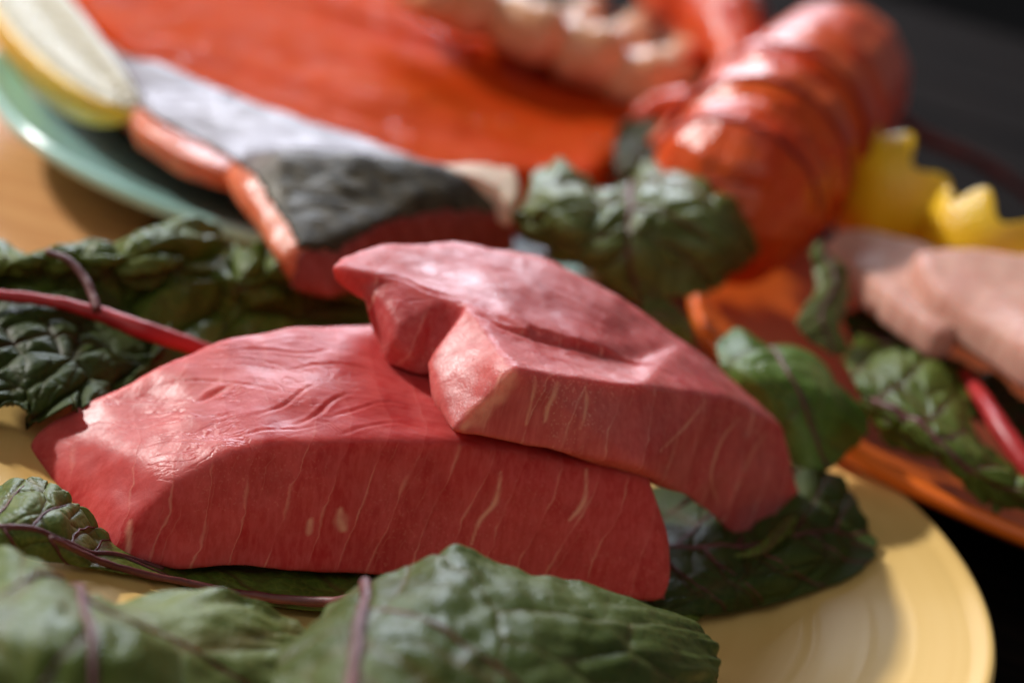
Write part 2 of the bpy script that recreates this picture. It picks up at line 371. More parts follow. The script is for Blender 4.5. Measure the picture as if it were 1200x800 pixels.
# ------------------------------------------------------------------ tuna steaks
def skew(seq): return [np.array(p) for p in seq]
def fuse(groups, voxel, smooth, name, mat, label, cat, group=None, bumps=(), dispf=None):
    V, F = hulls(groups, voxel, smooth)
    N = normals(V, F)
    h = np.zeros(len(V))
    for (sc, amp, sd) in bumps: h += amp*nz(V, sc, sd)
    V = V+N*h[:, None]
    if dispf is not None: V = dispf(V, N)
    base = np.array([V[:, 0].mean(), V[:, 1].mean(), V[:, 2].min()])
    o = mesh_np(name, V, F, mat, None, base)
    return tag(o, label, cat, group), V, F
def down(p, z=.014, back=0.):
    return np.array([p[0], p[1], z])+FLN*back
# lower steak ------------------------------------------------------
fb = [PM(133, 652, 14), PM(205, 668, 14), PM(300, 671, 14), PM(400, 674, 14), PM(520, 684, 14), PM(650, 697, 14), PM(768, 711, 14), PM(785, 708, 16.5), PM(793, 680, 22)]
ft = [PL(157, 610, .001), PL(205, 562, .004), PL(250, 532, .007), PL(330, 512, .008), PL(450, 514, .008), PL(545, 516, .008), PL(640, 530, .008), PL(758, 556, .008), PL(789, 632, .004)]
bk = [PM(42, 512, 19), PM(60, 493, 24), PM(150, 443, 36), PM(200, 415, 42), PM(270, 392, 47), PM(340, 380, 50), PM(430, 376, 50), PM(530, 380, 50)]
tip = [PM(31, 532, 16), PM(55, 562, 15)]
bkR = PL(758, 556, .008)+FLN*.055
dn = lambda p, s=.008: np.array([p[0]+FLX[0]*s*.3, p[1]-.004, .014])
L_left = [fb[0], fb[1], ft[0], ft[1], ft[2], bk[0], bk[1], bk[2], tip[0], tip[1], dn(bk[2]), dn(bk[0])+np.array([.012, 0, 0]), fb[2]]
L_mid1 = [fb[1], fb[2], fb[3], ft[1], ft[2], ft[3], ft[4], bk[2], bk[3], bk[4], bk[5], dn(bk[2]), dn(bk[4]), dn(bk[5])]
L_mid2 = [fb[3], fb[4], ft[3], ft[4], ft[5], ft[6], fb[5], bk[4], bk[5], bk[6], bk[7], dn(bk[5]), dn(bk[7])]
L_right = [fb[4], fb[5], fb[6], fb[7], fb[8], PM(794, 655, 26)+FLN*.004, ft[5], ft[6], ft[7], ft[8], bk[6], bk[7], bkR, dn(bk[7]), np.array([bkR[0]+.006, bkR[1], .014])]
def disp_low(V, N):
    s = V@FLX; t = V@FLN
    # long soft muscle creases across the top, fading down the front
    top = np.clip((N[:, 2]-.6)/.3, 0, 1)
    q = t*1.0+.22*(s+.02)**2/.05+.004*nz(V, 30, 5)
    cr = np.abs(((q/.0065+.5*nz(V, 22, 9)) % 1)-.5)*2
    m = np.clip(nz(V, 26, 12)*1.6+.5, 0, 1)
    d = -.00007*np.clip(1-cr/.22, 0, 1)**1.5*m*top
    return V+N*d[:, None]
o, VL, FLo = fuse([L_left, L_mid1, L_mid2, L_right], .00062, 34, 'tuna_steak', TUNA_A,
    'lower red tuna steak lying flat on the chard with its dark cut side facing front', 'tuna steak', 'raw tuna steaks',
    bumps=[(28, .0016, 1), (75, .0009, 2), (240, .00013, 3)], dispf=disp_low)
# upper steak ------------------------------------------------------
A0 = PM(388, 313, 68); A1 = PM(400, 300, 69); A2 = PM(440, 285, 70); A3 = PM(530, 279, 71); A4 = PM(640, 302, 70); A5 = PM(720, 345, 67)
A6 = PM(800, 402, 60); A7 = PM(868, 452, 50); A8 = PM(918, 500, 42); A9 = PM(934, 560, 28); A10 = PM(940, 592, 18)
Fb = [PM(528, 505, 53), PM(545, 508, 52), PM(640, 523, 50.5), PM(750, 548, 48.5)]
Ft = [PL(605, 431, .006), PL(690, 447, .012), PL(750, 450, .013), PL(850, 466, .034)]
Gb = [PM(800, 580, 35), PM(842, 615, 21), PM(872, 646, 13), PM(910, 622, 14)]
Gt = [PM(905, 494, 41), PM(932, 560, 27)]
lb = [PM(432, 352, 60), PM(440, 395, 53), PM(452, 425, 50.5), PM(490, 441, 50), PM(520, 430, 50)]
lt = [PM(425, 325, 66), PM(470, 330, 68.5), PM(520, 352, 68)]
nk = [PM(545, 352, 70), PM(500, 425, 58), PM(508, 470, 52)]
und = lambda p, z: np.array([p[0], p[1], z])
rear1 = [A0, A1, A2, PM(392, 325, 64), PM(425, 345, 60), lt[0], lt[1], lb[0], A3, und(A2, .055), und(A3, .052)]
bl1 = [lt[0], lt[1], lt[2], lb[0], lb[1], lb[2], lb[3], PM(470, 378, 63), PM(462, 400, 59), PM(480, 415, 56.5), PM(440, 360, 62), und(A3, .055)]
rear2 = [lt[0], lt[1], lt[2], lb[0], lb[1], lb[2], lb[3], lb[4], A2, A3, A4, und(A3, .051), und(A4, .050), PM(620, 384, 69.5), PM(600, 430, 51)]
rear3 = [lt[2], A3, A4, A5, und(A4, .049), und(A5, .047), PM(600, 374, 70), PM(700, 402, 67), PM(640, 440, 50), PM(740, 430, 48)]
rear4 = [A4, A5, A6, A7, und(A5, .046), und(A6, .038), PM(700, 402, 67), PM(800, 436, 57), PM(800, 470, 45), und(A7, .028)]
fr1 = [nk[0], nk[1], nk[2], Fb[0], Fb[1], Fb[2], Ft[0], Ft[1], PM(690, 410, 64.6), PM(620, 392, 67.0), PM(640, 440, 50)]
fr2 = [Ft[0], Ft[1], Ft[2], Fb[1], Fb[2], Fb[3], PM(690, 411, 64.2), PM(770, 423, 61), PM(740, 470, 48)]
fr3 = [Ft[2], Ft[3], Fb[3], Gb[0], PM(770, 424, 60), A6, A7, und(A7, .03), und(A6, .038), Fb[2], Ft[1]]
fr4 = [Ft[3], A7, A8, Gt[0], Gb[0], Gb[1], und(A7, .022), und(A8, .018), PM(850, 560, 36)]
fr5 = [A8, A9, A10, Gb[1], Gb[2], Gb[3], Gt[0], Gt[1], und(A8, .016), A7, PM(850, 560, 36)]
fill = [PM(600, 384, 68), PM(640, 396, 67), PM(720, 413, 64.6), PM(690, 385, 67), PM(800, 430, 58), PM(790, 412, 60), PM(740, 390, 64), PM(660, 440, 53), PM(740, 460, 51), PM(700, 430, 49), PM(600, 415, 58)]
def disp_up(V, N):
    s = V@FLX; t = V@FLN
    top = np.clip((N[:, 2]-.3)/.4, 0, 1)
    q = t+.25*s+.004*nz(V, 30, 15)
    cr = np.abs(((q/.0085+.5*nz(V, 22, 19)) % 1)-.5)*2
    m = np.clip(nz(V, 24, 22)*1.6+.35, 0, 1)
    return V-N*(.00007*np.clip(1-cr/.22, 0, 1)**1.5*m*top)[:, None]
o, VU, FUp = fuse([bl1, fill, rear1, rear2, rear3, rear4, fr1, fr2, fr3, fr4, fr5], .00062, 15, 'tuna_steak', TUNA_B,
    'upper tuna steak with a split end resting across the lower steak', 'tuna steak', 'raw tuna steaks',
    bumps=[(28, .0011, 31), (75, .0007, 32), (240, .00018, 33)], dispf=disp_up)

def patch(o, V, F, pts, wid, name, mat, sd):
    C = crom(np.array(pts), np.linspace(0, 1, 60)); lo = C.min(0)-.006; hi = C.max(0)+.006
    cand = np.where(((V > lo) & (V < hi)).all(1))[0]; wd = np.interp(np.linspace(0, 1, 60), np.linspace(0, 1, len(wid)), wid)
    d = np.linalg.norm(V[cand][:, None]-C[None], axis=2)/wd[None]; d = d.min(1)*(1+.45*nz(V[cand], 330, sd))
    me = o.data; at = me.attributes.get('fat') or me.attributes.new('fat', 'FLOAT', 'POINT')
    a = np.zeros(len(V), np.float32); at.data.foreach_get('value', a)
    a[cand] = np.maximum(a[cand], np.clip(1.25-d*.75, 0, 1)); at.data.foreach_set('value', a)
def carve(o, V, F, pts, wd, dep):
    C = crom(np.array(pts), np.linspace(0, 1, 70)); lo = C.min(0)-.006; hi = C.max(0)+.006
    cand = np.where(((V > lo) & (V < hi)).all(1))[0]; q = np.sqrt(((V[cand][:, None]-C[None])**2).sum(-1)); k = q.argmin(1); q = q.min(1)
    fade = np.sin(np.clip(k/69., .02, .98)*np.pi)**.6; q = q*(1+.5*nz(V[cand], 300, 5))
    h = -dep*fade*np.exp(-(q/wd)**2)+.35*dep*fade*np.exp(-((q-2.2*wd)/wd)**2)
    V[cand] += normals(V, F)[cand]*h[:, None]
    o.data.vertices.foreach_set('co', (V-np.array(o.location)).ravel()); o.data.update()
SINEW = None
o_low, o_up = bpy.data.objects['tuna_steak'], bpy.data.objects['tuna_steak.001']
def near_pt(V, p):
    c = np.argsort(((V-p)@CR)**2+((V-p)@CU)**2)[:60]; return V[c[np.argmin((V[c]-CAM)@FW)]]
def onsurf(V, x, y):
    d = FW+CR*(x-600)/2500+CU*(400-y)/2500; rel = V-CAM; dep = rel@FW
    off = np.linalg.norm(rel-dep[:, None]*d, axis=1); c = np.where(off < .0012)[0]
    return V[c[np.argmin(dep[c])]] if len(c) else V[np.argmin(off)]
for pts, wd, dep in (([(190, 446), (225, 441), (265, 442), (330, 455)], .0005, .0006), ([(232, 466), (248, 456), (264, 449)], .0010, .0012), ([(300, 482), (330, 470), (352, 452), (372, 444)], .0005, .0008),
                    ([(270, 508), (300, 500), (345, 497), (385, 488)], .0004, .0005), ([(345, 492), (372, 478), (392, 462), (412, 455)], .0006, .0009), ([(385, 484), (415, 474), (450, 466), (480, 470)], .0005, .0007),
                    ([(250, 410), (300, 404), (350, 408), (400, 405)], .0005, .0005), ([(330, 430), (370, 422), (420, 425), (455, 440)], .0005, .0006), ([(395, 505), (430, 494), (470, 490), (510, 500)], .0005, .0006),
                    ([(160, 480), (200, 476), (240, 482)], .0005, .0005), ([(300, 398), (345, 392), (400, 394)], .0004, .0004)):
    carve(o_low, VL, FLo, [onsurf(VL, *p) for p in pts], wd*.85, dep*.55)
for pts, wd, dep in (([(549, 354), (585, 376), (625, 392), (690, 409), (745, 421), (790, 436)], .0011, .0018), ([(560, 322), (620, 345), (690, 375), (760, 405)], .0005, .0005), ([(600, 318), (660, 345), (730, 382), (800, 425)], .0005, .0006),
                    ([(640, 326), (700, 355), (770, 400), (830, 440)], .0005, .0005), ([(530, 300), (590, 312), (650, 330)], .0004, .0004), ([(620, 405), (660, 418), (700, 428)], .0004, .0004), ([(640, 400), (700, 418), (760, 433)], .0004, .0005),
                    ([(440, 318), (470, 322), (500, 335), (530, 345)], .0006, .0006)):
    carve(o_up, VU, FUp, [onsurf(VU, *p) for p in pts], wd*.85, dep*.55)
for pts, wid, sd in (([(603, 436), (596, 455), (580, 475), (560, 492), (548, 503)], (.0009, .0019, .0015, .0018, .0007), 3),
                     ([(659, 446), (655, 462), (647, 480), (642, 498)], (.0004, .0007, .0005, .0003), 5), ([(690, 452), (693, 470), (690, 492), (684, 505)], (.0003, .0005, .0003, .0002), 7), ([(832, 470), (805, 500), (780, 528)], (.0002, .0004, .0002), 8), ([(872, 490), (850, 520), (838, 560), (846, 590)], (.0002, .0005, .0004, .0002), 9), ([(905, 505), (885, 535), (872, 570)], (.0002, .0004, .0002), 10), ([(632, 440), (628, 470), (620, 500)], (.0003, .0004, .0002), 6)):
    patch(o_up, VU, FUp, [onsurf(VU, *p) for p in pts], wid, 'sinew', SINEW, sd)
for pts, wid, sd in (([(405, 596), (404, 608), (407, 622)], (.0006, .0013, .0006), 13), ([(368, 614), (367, 626)], (.0006, .0005), 15),
                     ([(592, 555), (585, 590), (565, 615), (555, 640)], (.0003, .0006, .0004, .0002), 17),
                     ([(692, 548), (690, 585), (672, 612)], (.0003, .0005, .0003), 21), ([(150, 606), (153, 628), (150, 655)], (.0006, .0006, .0003), 23)):
    patch(o_low, VL, FLo, [onsurf(VL, *p) for p in pts], wid, 'sinew', SINEW, sd)

# ------------------------------------------------------------------ chard leaves
def plate_z(Pt):
    z = np.full(Pt.shape[:2], .0)
    for (c, dz) in ((CY, 0), (CT, 0), (CO, .004)):
        r = np.hypot(Pt[..., 0]-c[0], Pt[..., 1]-c[1])
        h = np.interp(r, [0, .079, .0885, .1305, .1335, .136], [.0081, .0094, .0124, .0244, .0244, -.01])
        z = np.maximum(z, h+dz*(h > 0))
    return z
LEAVES = []
def leaf(label, rows, mat, mid='u', mpos=.5, nlat=7, blis=.0016, cell=.010, ruff=.003, tubes=True, round_=.75, seed=1, NU=150, NV=110,
         midr=(.0016, .0005), name='chard_leaf', midlabel=None, midmat=None, kslant=.55, lift=.0003, tub_r=.00045):
    g = np.array([[PM(*p) for p in r] for r in rows])
    a = np.linspace(-1, 1, NU); b = np.linspace(-1, 1, NV); Agr, Bgr = np.meshgrid(a, b)           # NV x NU
    X = Agr*np.sqrt(1-round_*Bgr**2/2); Y = Bgr*np.sqrt(1-round_*Agr**2/2)
    U = (X+1)/2; W = (Y+1)/2
    # tensor Catmull-Rom evaluated on a dense regular grid, then bilinear lookup
    n1, n2 = 161, 121
    G = crom(g, np.linspace(0, 1, n2)); G = np.swapaxes(crom(np.swapaxes(G, 0, 1), np.linspace(0, 1, n1)), 0, 1)
    def look(G, U, W):
        fu = np.clip(U, 0, 1)*(n1-1); fw = np.clip(W, 0, 1)*(n2-1); i = np.minimum(fu.astype(int), n1-2); j = np.minimum(fw.astype(int), n2-2)
        fu = (fu-i)[..., None]; fw = (fw-j)[..., None]
        return (G[j, i]*(1-fu)+G[j, i+1]*fu)*(1-fw)+(G[j+1, i]*(1-fu)+G[j+1, i+1]*fu)*fw
    Pt = look(G, U, W)
    Lu = np.linalg.norm(np.diff(G[n2//2], axis=0), axis=1).sum(); Lv = np.linalg.norm(np.diff(G[:, n1//2], axis=0), axis=1).sum()
    rs = np.random.RandomState(seed)
    off = Vector((seed*5.1, seed*2.3, seed*1.7))
    # rugged edge: in-plane and out-of-plane waves
    edge = np.maximum(np.abs(Agr), np.abs(Bgr))**5
    nn = np.array([noise.noise_vector(Vector((x*Lu*38, y*Lv*38, 0))+off) for x, y in zip(U.ravel(), W.ravel())]).reshape(NV, NU, 3)
    nf = np.array([noise.noise_vector(Vector((x*Lu*150, y*Lv*150, 3))+off) for x, y in zip(U.ravel(), W.ravel())]).reshape(NV, NU, 3)
    # vein layout (metric parameter space)
    if mid == 'u': al, ac, La, Lc = U, W, Lu, Lv
    else: al, ac, La, Lc = W, U, Lv, Lu
    wob = (nn[..., 0]*.35+nf[..., 0]*.08)*.010
    dm = np.abs((ac-mpos)*Lc+wob)
    vein = np.clip(1-dm/.0016, 0, 1)
    lat = np.full(U.shape, 9.)
    lats = []
    for k in range(nlat):
        for sgn in (-1, 1):
            p0 = (k+.5+.25*sgn+rs.uniform(-.15, .15))/nlat*1.05-.12
            sl = kslant*rs.uniform(.8, 1.25); lats.append((p0, sl, sgn))
            dd = np.abs((al-p0)*La-sl*np.abs(ac-mpos)*Lc*(1+.5*np.abs(ac-mpos))+wob*1.5)/math.sqrt(1+sl*sl)
            dd = np.where((ac-mpos)*sgn >= -.001, dd, 9.); lat = np.minimum(lat, dd)
    vein = np.maximum(vein, .85*np.clip(1-lat/.0011, 0, 1))
    # puckers between the veins
    nc = max(6, int(Lu*Lv/(cell*cell)*1.3)); sd = np.stack([rs.uniform(-.05, 1.05, nc)*Lu, rs.uniform(-.05, 1.05, nc)*Lv], 1)
    q = np.stack([(U*Lu+nn[..., 1]*.004).ravel(), (W*Lv+nn[..., 2]*.004).ravel()], 1)
    D = np.sqrt(((q[:, None]-sd[None])**2).sum(-1)); D.partition(1, axis=1); gap = (D[:, 1]-D[:, 0]).reshape(U.shape)
    dl = np.minimum(np.minimum(gap*.6, lat), dm)
    pk = np.sqrt(1-(1-np.clip(dl/(cell*.45), 0, 1))**2)
    nc2 = min(420, nc*5); sd2 = np.stack([rs.uniform(-.05, 1.05, nc2)*Lu, rs.uniform(-.05, 1.05, nc2)*Lv], 1)
    D2 = np.empty((len(q), 2))
    for k0 in range(0, len(q), 4000):
        dd = np.sqrt(((q[k0:k0+4000, None]+.0015*nf.reshape(-1, 3)[k0:k0+4000, None, :2]-sd2[None])**2).sum(-1)); dd.partition(1, axis=1); D2[k0:k0+4000] = dd[:, :2]
    gap2 = (D2[:, 1]-D2[:, 0]).reshape(U.shape); pk2 = np.sqrt(1-(1-np.clip(gap2/(cell*.28), 0, 1))**2)
    vein = np.maximum(vein, .45*np.clip(1-gap/.0012, 0, 1)); vein = np.maximum(vein, .22*np.clip(1-gap2/.0009, 0, 1))
    def nrm(Pt):
        t1 = np.gradient(Pt, axis=1); t2 = np.gradient(Pt, axis=0); n = np.cross(t1, t2)
        n /= np.maximum(np.linalg.norm(n, axis=-1), 1e-12)[..., None]
        return n*np.where(n[..., 2].mean() < 0, -1, 1)
    N = nrm(Pt)
    h = blis*(pk-.6)*(1+1.1*nn[..., 2])+.13*blis*(pk2-.6)*(1+.9*nn[..., 0])+.0022*nn[..., 0]*min(1, blis/.0012)+.0007*nf[..., 1]+ruff*edge*(nn[..., 1]*2.0+nf[..., 2]*.6)
    Pt = Pt+N*h[..., None]+nn*edge[..., None]*ruff*.5
    t1 = np.gradient(Pt, axis=1); t1 /= np.maximum(np.linalg.norm(t1, axis=-1), 1e-9)[..., None]
    Pt = Pt+(t1*np.sign(Agr)[..., None])*(nf[..., 0]*edge*ruff*.7+nn[..., 2]*edge*ruff*.8)[..., None]
    Pt[..., 2] = np.maximum(Pt[..., 2], plate_z(Pt)+.0012+.0006*(nn[..., 2]+1))
    N = nrm(Pt)
    V = Pt.reshape(-1, 3); idx = np.arange(NU*NV).reshape(NV, NU)
    F = np.stack([idx[:-1, :-1], idx[:-1, 1:], idx[1:, 1:], idx[1:, :-1]], -1).reshape(-1, 4)
    base = np.array([V[:, 0].mean(), V[:, 1].mean(), V[:, 2].min()])
    t = thing(name, label, 'chard leaf', base, 'chard leaves round the fish')
    o = mesh_np('blade', V, F, mat, t, base, True, {'vein': vein.ravel(), 'pucker': pk.ravel()})
    md = o.modifiers.new('thickness', 'SOLIDIFY'); md.thickness = .00045; md.offset = 0
    # the ribs
    def near(u, v):
        # grid cell whose u,v is closest (on the rounded grid)
        k = np.argmin((U-u)**2*Lu**2+(W-v)**2*Lv**2); j, i = divmod(k, NU); return Pt[j, i]+N[j, i]*lift
    if midr:
        tt = np.linspace(.05, 1., 16)
        pts = [near(x, mpos) if mid == 'u' else near(mpos, x) for x in tt]
        pts = [p for i, p in enumerate(pts) if i == 0 or np.linalg.norm(p-pts[i-1]) > .0008]
        Vt, Ft_ = tube_np(pts, midr, 10, 4); mo = mesh_np('midrib', Vt, Ft_, midmat or VEIN, t, base)
        if midlabel: mo['label'] = midlabel
    if tubes:
        for (p0, sl, sgn) in lats:
            pts = []
            for c in np.linspace(0, .46, 10):
                aa = p0+sl*c*Lc*(1+.5*c)/La; cc = mpos+sgn*c
                if 0 <= aa <= 1 and .02 <= cc <= .98: pts.append(near(aa, cc) if mid == 'u' else near(cc, aa))
            pts = [p for i, p in enumerate(pts) if i == 0 or np.linalg.norm(p-pts[i-1]) > .0012]
            if len(pts) >= 4:
                Vt, Ft_ = tube_np(pts, (tub_r, tub_r*.3), 6, 3); mesh_np('vein', Vt, Ft_, VEIN, t, base)
    return t

leaf('puckered dark green leaf behind the lower steak, at the left edge', [
    [(-60, 318, 26.2667), (0, 292, 34), (70, 278, 40), (140, 272, 42), (205, 268, 42), (250, 283, 34)],
    [(-60, 340, 28.1333), (0, 312, 38), (70, 302, 42), (140, 302, 44), (205, 298, 42), (255, 315, 32)],
    [(-60, 365, 25.3333), (0, 345, 27.2), (70, 345, 30), (140, 350, 32), (205, 345, 31), (262, 350, 27.2)],
    [(-60, 438, 19.7333), (0, 426, 21.6), (70, 431, 22.5333), (140, 441, 23.4667), (205, 441, 23.4667), (270, 436, 22.5333)]],
    LEAF_M, blis=.0085, cell=.018, ruff=.004, seed=2, round_=.3, midr=None, tubes=False, nlat=0)
leaf('knobbly green leaf between the salmon tip and the lower steak', [
    [(225, 300, 25.4), (265, 300, 33), (310, 296, 35), (350, 300, 33), (400, 318, 27.8), (450, 335, 23)],
    [(225, 330, 27.8), (268, 325, 36), (315, 320, 37), (360, 325, 35), (405, 345, 29), (450, 362, 23)],
    [(220, 365, 23), (270, 362, 27.2), (315, 358, 28.4), (360, 362, 27.2), (405, 372, 24.2), (450, 385, 19.4)],
    [(215, 418, 20.8), (270, 413, 18.2), (315, 411, 19.4), (360, 411, 18.2), (405, 411, 22), (450, 416, 20.8)]],
    LEAF_M, blis=.0075, cell=.015, ruff=.003, seed=5, round_=.3, midr=None, tubes=False, nlat=0)
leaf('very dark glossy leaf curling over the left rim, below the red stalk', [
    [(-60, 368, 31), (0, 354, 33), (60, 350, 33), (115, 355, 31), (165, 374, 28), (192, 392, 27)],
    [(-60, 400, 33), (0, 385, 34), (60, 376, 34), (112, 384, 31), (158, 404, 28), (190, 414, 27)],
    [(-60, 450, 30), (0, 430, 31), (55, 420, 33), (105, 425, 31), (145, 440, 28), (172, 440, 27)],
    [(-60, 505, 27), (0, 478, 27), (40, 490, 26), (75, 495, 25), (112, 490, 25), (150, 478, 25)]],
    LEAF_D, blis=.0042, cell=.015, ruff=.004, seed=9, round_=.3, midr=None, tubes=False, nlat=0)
leaf('pale green leaf tucked under the left tip of the lower steak', [
    [(-70, 585, 20), (0, 573, 24), (40, 567, 27), (75, 582, 26), (105, 605, 20), (150, 645, 12.5)],
    [(-70, 605, 24), (0, 597, 29), (40, 592, 30), (80, 608, 27), (115, 634, 18), (170, 664, 12)],
    [(-70, 640, 26), (0, 630, 29), (40, 632, 28), (90, 650, 22), (130, 664, 15), (200, 678, 11.5)],
    [(-70, 680, 18), (0, 680, 18), (50, 680, 16), (110, 686, 13.5), (180, 694, 11), (260, 704, 10)]],
    LEAF_L, blis=.0012, cell=.012, ruff=.002, seed=11, mpos=.58, midr=(.0009, .0006), nlat=5)
leaf('flat leaf under the lower steak, mostly hidden', [
    [(150, 610, 11), (300, 612, 11), (450, 618, 11), (600, 625, 11), (780, 640, 11), (830, 645, 10)],
    [(160, 645, 11), (300, 650, 11), (450, 655, 11), (600, 665, 11), (780, 680, 11), (830, 680, 10)],
    [(170, 680, 11), (300, 686, 11.5), (450, 695, 11), (600, 700, 11), (780, 715, 11), (830, 720, 10)],
    [(180, 700, 10), (300, 716, 10), (450, 725, 10), (600, 735, 10), (760, 745, 10), (820, 745, 9.5)]],
    LEAF_M, blis=.0007, cell=.010, ruff=.001, seed=14, midr=None, tubes=False)
leaf('large blurred leaf in the left foreground with forked red veins', [
    [(-90, 640, 38), (20, 640, 43), (90, 668, 43), (160, 688, 38), (270, 700, 35), (378, 728, 27)],
    [(-90, 690, 50), (20, 690, 54), (90, 705, 52), (170, 720, 46), (275, 730, 38), (385, 755, 29)],
    [(-90, 760, 54), (20, 760, 56), (100, 760, 54), (180, 770, 48), (270, 785, 38), (385, 800, 28)],
    [(-90, 880, 48), (20, 880, 48), (100, 880, 46), (180, 880, 42), (270, 880, 34), (370, 870, 26)]],
    LEAF_L, blis=.0011, cell=.034, ruff=.0025, seed=17, round_=.35, mid='v', mpos=.42, midr=(.0010, .0008), nlat=2, kslant=.8)
leaf('large dark leaf in the centre foreground with a thick red rib', [
    [(372, 733, 33), (430, 676, 45), (500, 653, 51), (560, 663, 49), (650, 684, 47), (740, 698, 43), (850, 748, 31)],
    [(338, 753, 41), (430, 713, 55), (510, 698, 58), (580, 703, 56), (660, 718, 53), (740, 733, 48), (845, 768, 34)],
    [(318, 793, 43), (425, 773, 57), (510, 768, 60), (590, 773, 58), (670, 783, 53), (750, 793, 46), (840, 798, 34)],
    [(290, 888, 37), (415, 888, 53), (510, 888, 55), (590, 888, 53), (670, 888, 49), (750, 878, 42), (830, 868, 32)]],
    LEAF_E, blis=.0011, cell=.032, ruff=.0012, seed=20, round_=.45, mid='v', mpos=.16, midr=(.0014, .0014), nlat=2, kslant=.5, midmat=VEIN, NU=190)
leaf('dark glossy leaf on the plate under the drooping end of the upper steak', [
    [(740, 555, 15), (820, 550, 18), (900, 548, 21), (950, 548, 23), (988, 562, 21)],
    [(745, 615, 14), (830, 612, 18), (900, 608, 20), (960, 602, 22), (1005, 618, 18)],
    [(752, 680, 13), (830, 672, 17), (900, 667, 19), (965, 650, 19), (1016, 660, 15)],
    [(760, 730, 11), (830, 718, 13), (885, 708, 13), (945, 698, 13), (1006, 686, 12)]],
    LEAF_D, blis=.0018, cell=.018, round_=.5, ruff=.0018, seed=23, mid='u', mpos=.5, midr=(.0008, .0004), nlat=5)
leaf('small folded leaf edge below the drooping end of the upper steak', [
    [(855, 648, 20), (885, 640, 22), (905, 622, 24), (925, 600, 25)],
    [(858, 654, 19), (890, 649, 21), (912, 630, 23), (930, 606, 24)],
    [(862, 661, 17), (895, 656, 18), (918, 638, 20), (934, 614, 21)]],
    LEAF_M, blis=.0006, cell=.008, ruff=.0012, seed=26, midr=None, tubes=False, NU=70, NV=40)
leaf('grey green sheeny leaf behind the upper steak, in front of the lobster', [
    [(598, 205, 50), (650, 193, 60), (720, 212, 60), (780, 186, 66), (840, 200, 64), (885, 240, 54)],
    [(600, 235, 56), (660, 235, 62), (720, 240, 62), (790, 225, 70), (850, 240, 68), (892, 270, 54)],
    [(600, 265, 48), (660, 280, 54), (720, 290, 56), (790, 280, 60), (850, 290, 60), (887, 305, 48)],
    [(612, 295, 36), (670, 322, 38), (730, 352, 38), (790, 347, 42), (840, 342, 42), (880, 335, 38)]],
    LEAF_G, blis=.0036, cell=.022, ruff=.0045, seed=29, midr=(.0010, .0005), nlat=4, mid='v', mpos=.45)
leaf('fresh green folded leaf right of the upper steak, at the orange rim', [
    [(822, 398, 44), (860, 386, 48), (900, 398, 50), (950, 408, 48), (988, 440, 44)],
    [(845, 440, 44), (880, 430, 50), (920, 430, 51), (965, 440, 49), (1003, 467, 42)],
    [(888, 490, 36), (910, 482, 42), (945, 477, 45), (985, 487, 43), (1014, 505, 36)],
    [(928, 552, 24), (940, 548, 29), (965, 552, 30), (990, 535, 29), (1010, 520, 28)]],
    LEAF_F, blis=.0010, cell=.026, ruff=.002, seed=32, mid='v', mpos=.5, midr=(.0007, .0004), nlat=2, tubes=False)
leaf('narrow upright leaf scrap left of the pale pink fish', [
    [(945, 288, 62), (965, 286, 63), (985, 310, 60)], [(955, 330, 56), (980, 328, 58), (1000, 343, 54)],
    [(935, 375, 50), (962, 370, 52), (988, 383, 50)], [(950, 408, 44), (980, 412, 45), (1008, 417, 42)]],
    LEAF_G, blis=.0012, cell=.012, ruff=.002, seed=35, mid='v', midr=(.0007, .0004), tubes=False, NU=60, NV=90, round_=.5)
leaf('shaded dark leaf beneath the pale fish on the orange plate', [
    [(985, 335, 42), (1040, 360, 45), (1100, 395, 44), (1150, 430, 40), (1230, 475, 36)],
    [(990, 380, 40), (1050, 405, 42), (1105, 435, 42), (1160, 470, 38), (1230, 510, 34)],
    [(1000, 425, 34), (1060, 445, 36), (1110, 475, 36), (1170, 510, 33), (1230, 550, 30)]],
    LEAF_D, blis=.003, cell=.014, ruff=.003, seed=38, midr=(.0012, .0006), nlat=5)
leaf('long green leaf draped over the orange rim at the right edge', [
    [(978, 405, 42), (1040, 415, 45), (1100, 445, 45), (1160, 522, 41), (1230, 572, 37)],
    [(998, 450, 45), (1060, 470, 48), (1110, 510, 46), (1160, 553, 42), (1230, 590, 38)],
    [(1018, 480, 41), (1070, 506, 44), (1110, 540, 42), (1160, 570, 38), (1232, 602, 34)],
    [(1040, 508, 35), (1080, 541, 36), (1124, 566, 35), (1170, 584, 33), (1236, 620, 30)]],
    LEAF_M, blis=.0022, cell=.016, ruff=.003, seed=41, round_=.2, midr=(.0011, .0006), nlat=6, midmat=VEIN)
leaf('mid green crumpled leaf between the fresh folded leaf and the crimson stalk', [
    [(985, 395, 40), (1030, 392, 43), (1080, 412, 44), (1130, 440, 42)],
    [(990, 430, 40), (1035, 430, 44), (1085, 452, 45), (1135, 480, 42)],
    [(1005, 465, 36), (1045, 468, 38), (1090, 490, 40), (1135, 515, 38)]],
    LEAF_M, blis=.003, cell=.016, ruff=.003, seed=53, midr=None, tubes=False, NU=90, NV=70)
leaf('dark leaf scrap between the salmon end and the lobster tail', [
    [(715, 150, 46), (760, 150, 48), (805, 168, 46)], [(718, 185, 44), (762, 190, 46), (805, 200, 44)],
    [(725, 225, 36), (765, 228, 38), (800, 235, 38)]],
    LEAF_D, blis=.002, cell=.012, ruff=.003, seed=44, midr=None, tubes=False, NU=70, NV=60)
